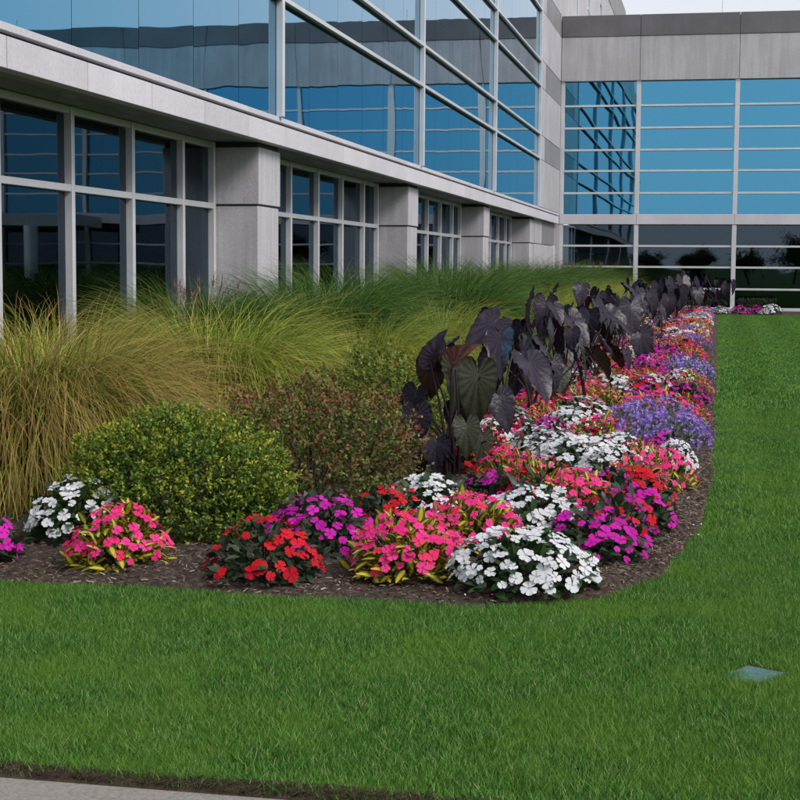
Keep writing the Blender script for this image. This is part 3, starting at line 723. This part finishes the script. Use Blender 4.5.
def add_taro_leaf(plant, at, axis, normal, length, mesh, wide=1.0, base=(0, 0, 0), arc=.15):
    at = Vector(at); B = Vector(axis).normalized(); A = B.cross(Vector(normal)).normalized(); Cc = A.cross(B)
    m = Matrix(((A.x * wide, B.x, Cc.x, 0), (A.y * wide, B.y, Cc.y, 0), (A.z * wide, B.z, Cc.z, 0), (0, 0, 0, 1)))
    o = link('leaf', mesh, plant); o.matrix_basis = Matrix.Translation(at) @ m @ Matrix.Scale(length, 4)
    b = Vector(base); path = []
    out = (at - b); hor = Vector((out.x, out.y, 0))
    for i in range(8):
        t = i / 7; p = b.lerp(at, t) + Vector((0, 0, 1)) * arc * math.sin(math.pi * t) - hor * .35 * math.sin(math.pi * t) * (1 - t)
        path.append(tuple(p))
    tv, tf = tube(path, [.016, .014, .012, .010, .009, .008, .007, .006], 6)
    s = link('stem', nmesh('stem', tv, tf, 'stem_dark', smooth=True), o); s.matrix_basis = o.matrix_basis.inverted()
    return o
def taro(x, y, n, hgt, label, seed, mats=('taro_black',), size=.42):
    x -= .10; r = random.Random(seed); e = empty('black_taro', (x, y, .02)); props(e, label, 'taro', 'black taros along the flower border')
    for i in range(n):
        a = 2 * math.pi * (i / n) + r.uniform(-.5, .5); k = r.uniform(.5, 1.0) if i else .15
        rad = .12 + .42 * k * r.uniform(.6, 1.3); z = hgt * (r.uniform(.50, .78) if i % 2 else r.uniform(.78, 1.0))
        L = size * (r.uniform(.75, 1.0) if r.random() < .6 else r.uniform(.4, .7))
        at = (rad * math.cos(a), rad * math.sin(a), z)
        drop = r.choice((r.uniform(.5, 1.2), r.uniform(1.2, 3), r.uniform(2.5, 5))); ax = Vector((math.cos(a), math.sin(a), -drop)); nn = Vector((math.cos(a) + r.uniform(-.2, .8), math.sin(a) - r.uniform(.1, .9), .3 + r.uniform(-.2, .5)))
        m = mats[r.randrange(len(mats))]
        add_taro_leaf(e, at, ax, nn, L, TL[m][r.randrange(3)], r.uniform(.85, 1.15), (r.uniform(-.05, .05), r.uniform(-.05, .05), 0), r.uniform(.02, .14))
    return e
# the first taro, leaf by leaf
t1 = empty('black_taro', (-1.95, 11.45, .02)); props(t1, 'nearest black taro, with olive, green and reddish leaves, above the white clump', 'taro', 'black taros along the flower border')
def t1leaf(ax_, z_, dy, axis, nrm, L, mesh, wide=1.0, arc=.06):
    L *= .80; wide *= 1.12; z_ -= .02
    add_taro_leaf(t1, (ax_, dy, z_), axis, nrm, L, mesh, wide, (RNG.uniform(-.06, .06), RNG.uniform(-.05, .05), 0), arc)
t1leaf(-.16, .86, .05, (-.12, -.05, -1), (-.15, -1, .25), .33, TL['taro_olive'][1], 1.05)
t1leaf(.22, .80, -.18, (-.03, -.15, -1), (.25, -1, .35), .50, TL['taro_green'][1], .80)
t1leaf(.00, .84, .0, (.28, -.1, -.9), (.75, -.7, .4), .42, TL['taro_green'][2], .8)
t1leaf(-.24, .50, -.14, (.03, -.25, -1), (-.1, -1, .35), .33, TL['taro_black'][0], 1.0)
t1leaf(-.07, .30, -.28, (.02, -.4, -1), (.05, -1, .5), .26, TL['taro_black'][1], 1.1)
t1leaf(-.13, .90, .05, (.25, .1, 1), (-.6, -1, .0), .32, ROLL['taro_black'], .75)
t1leaf(.02, .88, .0, (.75, -.1, .68), (.3, -.6, .7), .30, ROLL['taro_bronze'], .8)
t1leaf(-.33, .28, -.1, (.75, -.4, -.65), (-.2, -.8, .6), .24, ROLL['taro_bronze'], .8)
t1leaf(.26, .34, -.15, (.0, -.2, -1), (.4, -1, .3), .30, TL['taro_green'][0], .7)
t1leaf(.02, .52, .12, (.2, .2, -1), (.3, -1, .4), .34, TL['taro_black'][2], .9)
t1leaf(-.30, .62, .10, (-.2, -.2, -1), (-.4, -1, .3), .36, TL['taro_black'][0], .9)
t1leaf(.16, .44, -.30, (.1, -.3, -1), (.3, -1, .4), .30, TL['taro_green'][1], .9)
t1leaf(-.18, .22, -.22, (-.2, -.3, -1), (-.2, -1, .5), .22, TL['taro_black'][2], 1.0)
t1leaf(.36, .62, .02, (.35, -.2, -1), (.5, -1, .3), .34, TL['taro_black'][0], .9)
t1leaf(.05, .72, .22, (.1, .6, -.7), (.1, -.5, .9), .36, TL['taro_black'][1], .9)
B_ = ('taro_black',)
TAROS = [(-1.74, 13.4, 8, 1.08, .44, B_), (-1.70, 15.2, 9, 1.22, .48, B_), (-1.5, 16.5, 7, .92, .42, ('taro_black', 'taro_black', 'taro_green')),
         (-1.75, 18.3, 8, 1.20, .48, B_), (-1.42, 20.0, 8, 1.02, .46, B_), (-1.75, 22.2, 8, 1.32, .48, B_), (-1.38, 24.2, 8, 1.08, .48, B_),
         (-1.62, 27.0, 8, 1.38, .50, B_), (-1.32, 29.6, 8, 1.15, .48, B_), (-1.6, 32.6, 8, 1.30, .5, B_), (-1.2, 36, 8, 1.36, .5, B_),
         (-1.5, 39.5, 8, 1.12, .5, B_), (-1.0, 43.0, 9, 1.42, .55, B_), (-1.3, 46.5, 8, 1.2, .5, B_), (-.75, 49.5, 8, 1.3, .5, B_), (.12, 57.2, 9, 1.3, .45, B_), (-.5, 57.6, 8, 1.15, .42, B_)]
ORD = ['second', 'third', 'fourth', 'fifth', 'sixth', 'seventh', 'eighth', 'ninth', 'tenth', 'eleventh', 'twelfth', 'thirteenth', 'fourteenth', 'fifteenth', 'sixteenth']
for i, (x, y, n, h, s, m) in enumerate(TAROS):
    if i < 15: lab = 'black taro with drooping heart-shaped leaves, %s in the row from the front' % ORD[i]
    else: lab = ('black taro against the rear wing windows, beside the mullion', 'smaller black taro at the rear wing, left of its taller neighbour')[i - 15]
    taro(x, y, n, h, lab, 40 + i, m, s)

# ------------------------------------------------------------------ ornamental grasses
def grass_mesh(n, rad, L0, L1, lean, bend, mat, wid=.0075, plumes=0):
    seg = 8; a = RNG.uniform(0, 2 * math.pi, n); q = rad * np.sqrt(RNG.random(n)); L = L1 - (L1 - L0) * RNG.random(n) ** 1.8
    P = np.stack([q * np.cos(a), q * np.sin(a), np.zeros(n)], 1); az = a + RNG.normal(0, .55, n)
    th0 = math.pi / 2 - np.abs(RNG.normal(lean * .5, lean * .5, n)) * (.3 + q / rad); bd = np.clip(RNG.normal(bend, bend * .36, n), bend * .55, 9); cur = RNG.normal(0, .45, n)
    side = np.stack([-np.sin(az), np.cos(az), np.zeros(n)], 1); tw = RNG.normal(0, .5, n)
    V = np.zeros((n, seg + 1, 2, 3)); pos = P.copy(); al = np.zeros((n, seg + 1, 2))
    for i in range(seg + 1):
        s = i / seg; th = th0 - bd * s ** 1.5
        w = wid * (1.0 if s < .5 else (1 - s) * 2 + .06) * .5
        sd = side * np.cos(tw)[:, None] + np.stack([np.zeros(n), np.zeros(n), np.sin(tw)], 1)
        V[:, i, 0] = pos - sd * w; V[:, i, 1] = pos + sd * w; al[:, i] = s
        az2 = az + cur * s
        pos = pos + np.stack([np.cos(th) * np.cos(az2), np.cos(th) * np.sin(az2), np.sin(th)], 1) * (L / seg)[:, None]
        pos[:, 2] = np.maximum(pos[:, 2], .02)
    i = (np.arange(n) * (seg + 1) * 2)[:, None] + (np.arange(seg) * 2)[None]
    F = np.stack([i, i + 1, i + 3, i + 2], -1).reshape(-1, 4)
    return nmesh('blades', V.reshape(-1, 3), F, mat, {'rnd': np.repeat(np.clip(RNG.beta(1.2, 1.3, n), 0, 1), (seg + 1) * 2), 'along': al.ravel()})
def plume_mesh(n, h):
    parts = []
    for k in range(n):
        a = RNG.uniform(0, 6.28); d = np.array([math.cos(a), math.sin(a), 0]); hh = h * RNG.uniform(.9, 1.12); ln = RNG.uniform(.05, .28)
        tv, tf = tube([d * .1, d * (.1 + ln * .4) + np.array([0, 0, hh * .6]), d * (.1 + ln) + np.array([0, 0, hh])], [.003, .0025, .002], 3)
        tf = np.concatenate([tf[:, [0, 1, 2]], tf[:, [0, 2, 3]]]); parts.append((tv, tf, {'rnd': np.full(len(tv), .5)}))
        m = 16; t = RNG.random(m); P = d * (.1 + ln) + np.array([0, 0, hh]) + np.stack([t * .03 * d[0], t * .03 * d[1], t * .16 - .05], 1)
        D = unit(np.array([0, 0, 1.]) + RNG.normal(0, .35, (m, 3))); A, B, Cc = frames(D, unit(RNG.normal(0, 1, (m, 3))))
        V, F, at = scatter(np.array([(-.08, 0, 0), (.08, 0, 0), (0, 1, 0)]), np.array([(0, 1, 2)]), P, A, B, Cc, np.full(m, .07)); parts.append((V, F, at))
    V, F, at = join(parts); return nmesh('plumes', V, F, 'plume', at)
GM = {
    'tan': [grass_mesh(12000, .50, .7, 1.95, .75, 2.9, 'grass_tan', .0065)],
    'lime': [grass_mesh(11000, .46, .7, 1.85, .75, 2.75, 'grass_lime', .0065) for _ in range(2)],
    'deep': [grass_mesh(9500, .44, .8, 1.9, .65, 2.5, 'grass_deep', .0068) for _ in range(2)],
}
PM = plume_mesh(14, 1.22)
def grass(kind, x, y, s, label, group=None, plumes=False, v=0):
    e = empty('ornamental_grass', (x, y, .02), RNG.uniform(0, 6.28)); e.scale = (s, s, s)
    props(e, label, 'ornamental grass', group or 'ornamental grasses along the building')
    link('blades', GM[kind][v % len(GM[kind])], e)['kind'] = 'stuff'
    if plumes: link('plumes', PM, e)['kind'] = 'stuff'
grass('tan', -4.72, 10.1, .96, 'tan and straw coloured drooping grass clump at the left, nearest the camera')
grass('lime', -4.30, 12.9, 1.0, 'broad yellow-green grass mound behind the boxwood and the red-leaved shrub', v=0)
grass('lime', -5.55, 12.2, .90, 'yellow-green grass clump before the first window, behind the tan clump', v=1)
grass('deep', -5.35, 15.6, 1.02, 'dark green grass clump with brown seed heads at the foot of the nearest column', plumes=True, v=1)
grass('deep', -4.6, 17.4, 1.12, 'dark green grass clump right of the nearest column', v=0)
grass('lime', -3.7, 16.2, .84, 'lime green grass mound left of the first taro', v=1)
grass('deep', -5.0, 21.0, 1.15, 'green grass clump below the second window bay', v=1)
grass('lime', -3.55, 19.6, .88, 'lime green grass mound behind the second and third taros', v=0)
grass('deep', -3.9, 22.6, 1.15, 'dark green grass clump in front of the second column', v=0)
for i, y in enumerate((26.0, 31.5, 37, 43, 48)):
    grass('lime', -3.3 + .04 * i, y, 0.92 + .04 * (i % 3), 'lime green grass mound, %s beyond the second column in the front row' % ('first', 'second', 'third', 'fourth', 'last')[i], 'lime grass mounds in the far row', v=i)
for i, y in enumerate((25.5, 29, 33, 37, 41, 45, 49, 53, 56.5)):
    grass('deep', -4.5 if i % 2 == 0 else -5.0, y, 1.2 + .04 * (i % 3), 'dark green grass clump along the far wall, %s beyond the second column' % ('first', 'second', 'third', 'fourth', 'fifth', 'sixth', 'seventh', 'eighth', 'last')[i], 'dark grass clumps along the far wall', plumes=(i > 5), v=i)

# ------------------------------------------------------------------ shrubs
def shrub_mesh(rx, ry, h, nsp, per, leaf, mat, lump, sprig, upright=.5, inner=3000):
    def dome(n):
        d = dome_dirs(n, -.55); return d, 1 + lump * (np.sin(d[:, 0] * 7 + 1) * np.sin(d[:, 1] * 6 + 2) + .6 * np.sin(d[:, 2] * 9 + d[:, 0] * 5))
    def place(d, sh):
        q = np.sqrt(np.maximum(1e-4, 1 - d[:, 2] ** 2)); full = np.where(d[:, 2] < 0, 1 / q, 1.0)[:, None]
        P = d * sh[:, None] * np.array([rx, ry, h * .72]); P[:, :2] *= full; P[:, 2] += h * .28; return P
    d, L = dome(nsp); C0 = place(d, L * (1 - .28 * RNG.random(nsp) ** 1.5) - sprig * .5)
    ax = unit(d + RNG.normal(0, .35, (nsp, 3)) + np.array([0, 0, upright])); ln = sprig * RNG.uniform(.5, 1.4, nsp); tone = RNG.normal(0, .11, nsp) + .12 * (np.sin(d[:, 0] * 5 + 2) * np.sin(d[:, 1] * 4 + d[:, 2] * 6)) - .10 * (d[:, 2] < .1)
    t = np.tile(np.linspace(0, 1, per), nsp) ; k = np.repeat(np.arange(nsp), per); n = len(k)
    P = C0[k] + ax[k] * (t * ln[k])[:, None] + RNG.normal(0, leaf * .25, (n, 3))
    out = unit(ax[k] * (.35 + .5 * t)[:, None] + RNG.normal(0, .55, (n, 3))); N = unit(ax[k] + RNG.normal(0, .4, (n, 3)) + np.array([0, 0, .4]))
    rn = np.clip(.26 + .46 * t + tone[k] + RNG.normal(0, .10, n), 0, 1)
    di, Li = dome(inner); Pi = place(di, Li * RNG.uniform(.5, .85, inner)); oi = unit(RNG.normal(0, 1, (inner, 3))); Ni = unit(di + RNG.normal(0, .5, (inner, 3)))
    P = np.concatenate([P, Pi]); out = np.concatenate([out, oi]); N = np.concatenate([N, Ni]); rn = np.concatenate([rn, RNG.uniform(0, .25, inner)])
    P[:, 2] = np.maximum(P[:, 2], .03); A, B, Cc = frames(out, N); n = len(P)
    V, F, at = scatter(OVAL * np.array([1.15, 1, 1]), OVALT, P, A, B, Cc, RNG.uniform(leaf * .7, leaf * 1.25, n), OV_ATT, rn)
    return nmesh('leaves', V, F, mat, at)
def twig_mesh(rx, h, n, mat='bark'):
    parts = []
    for k in range(n):
        a = RNG.uniform(0, 6.28); d = np.array([math.cos(a), math.sin(a), 0]); e = RNG.uniform(.4, .9)
        tv, tf = tube([d * .04, d * rx * e * .4 + np.array([0, 0, h * .45]), d * rx * e * .85 + np.array([0, 0, h * (.9 - .35 * e)])], [.011, .008, .003], 5); parts.append((tv, tf, {}))
    V, F, _ = join(parts); return nmesh('branches', V, F, mat)
def shrub(name, x, y, rx, ry, h, label, *a, **kw):
    e = empty(name, (x, y, .02)); props(e, label, 'shrub')
    link('leaves', shrub_mesh(rx, ry, h, *a, **kw), e)['kind'] = 'stuff'
    link('branches', twig_mesh(rx * .8, h * .9, 16), e)['kind'] = 'stuff'
    return e
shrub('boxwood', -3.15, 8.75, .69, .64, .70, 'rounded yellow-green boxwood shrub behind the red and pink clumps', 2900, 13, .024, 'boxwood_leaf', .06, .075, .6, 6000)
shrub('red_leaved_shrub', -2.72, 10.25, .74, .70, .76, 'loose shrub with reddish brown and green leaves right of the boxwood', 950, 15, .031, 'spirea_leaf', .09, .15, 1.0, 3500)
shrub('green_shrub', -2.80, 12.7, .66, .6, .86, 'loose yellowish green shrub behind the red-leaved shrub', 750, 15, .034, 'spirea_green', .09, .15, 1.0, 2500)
def hedge(x0, x1, label):
    n = int((x1 - x0) * 1400); P = np.stack([RNG.uniform(x0, x1, n), 59.6 + RNG.uniform(-.45, .45, n), .5 * RNG.random(n) ** .5], 1)
    P -= np.array([(x0 + x1) / 2, 59.6, 0]); A, B, Cc = frames(unit(RNG.normal(0, 1, (n, 3))), unit(RNG.normal(0, 1, (n, 3)) + np.array([0, 0, 1.])))
    V, F, at = scatter(OVAL, OVALT, P, A, B, Cc, RNG.uniform(.05, .09, n), OV_ATT)
    e = empty('low_hedge', ((x0 + x1) / 2, 59.6, .01)); props(e, label, 'hedge'); link('leaves', nmesh('leaves', V, F, 'hedge_leaf', at), e)['kind'] = 'stuff'
    link('branches', twig_mesh((x1 - x0) / 2, .45, 14), e)['kind'] = 'stuff'
hedge(-3.4, -.3, 'low dark clipped hedge under the rear windows, left of the mullion')
hedge(.7, 2.1, 'low dark clipped hedge under the rear windows, right of the mullion')

# ------------------------------------------------------------------ valve box cover in the lawn
vb = empty('valve_cover', (.17, 6.15, 0), math.radians(-31)); props(vb, 'small blue-green utility valve cover sunk in the lawn', 'valve cover')
lid = box('lid', -.085, .085, -.11, .11, -.006, .010, 'valve_lid', vb, .012)
for i in range(11): box('rib', -.077 + i * .0148, -.071 + i * .0148, -.098, .098, .004, .0105, 'valve_lid', lid)
box('collar', -.105, .105, -.125, .145, -.02, .004, 'dirt', vb, .004)

# ------------------------------------------------------------------ trees across the road behind the viewer, mirrored in the rear glass
def tree_meshes(seed, h, w):
    r = np.random.default_rng(seed); tv, tf = tube([(0, 0, 0), (.05, 0, h * .3), (0, .08, h * .75)], [.22, .17, .05], 8)
    parts = [(tv, tf, {})]
    for k in range(7):
        a = r.uniform(0, 6.28); z = h * r.uniform(.25, .55); d = np.array([math.cos(a), math.sin(a), 0])
        q, f = tube([(0, 0, z), d * w * .35 + np.array([0, 0, z + h * .15]), d * w * .7 + np.array([0, 0, z + h * .28])], [.09, .06, .02], 6); parts.append((q, f, {}))
    V, F, _ = join(parts); trunk = nmesh('trunk', V, F, 'bark')
    n = 5200; c = r.normal(0, 1, (22, 3)) * np.array([w * .38, w * .38, h * .17]) + np.array([0, 0, h * .62]); j = r.integers(0, 22, n)
    P = c[j] + r.normal(0, 1, (n, 3)) * w * .17; P[:, 2] = np.maximum(P[:, 2], h * .2)
    A, B, Cc = frames(unit(r.normal(0, 1, (n, 3))), unit(r.normal(0, 1, (n, 3)) + np.array([0, 0, 1.])))
    V, F, at = scatter(OVAL, OVALT, P, A, B, Cc, r.uniform(.22, .42, n), OV_ATT, r.random(n)); return trunk, nmesh('crown', V, F, 'tree_leaf', at)
TM = [tree_meshes(5, 6.0, 3.0), tree_meshes(6, 5.0, 2.6), tree_meshes(9, 7.5, 3.4)]
for i, (x, y, k) in enumerate([(-38, -62, 0), (-29, -66, 1), (-21, -60, 1), (-14, -64, 0), (-8, -61, 1), (-2.5, -66, 1), (3, -60, 1), (8.5, -58, 2), (14, -66, 1), (20, -62, 0), (28, -60, 1), (37, -64, 2)]):
    e = empty('street_tree', (x, y, 0), i * 1.3); e.scale = (.8, .8, .74); props(e, 'leafy roadside tree mirrored in the rear ground-floor glass', 'tree', 'roadside trees mirrored in the glass')
    link('trunk', TM[k][0], e); link('crown', TM[k][1], e)
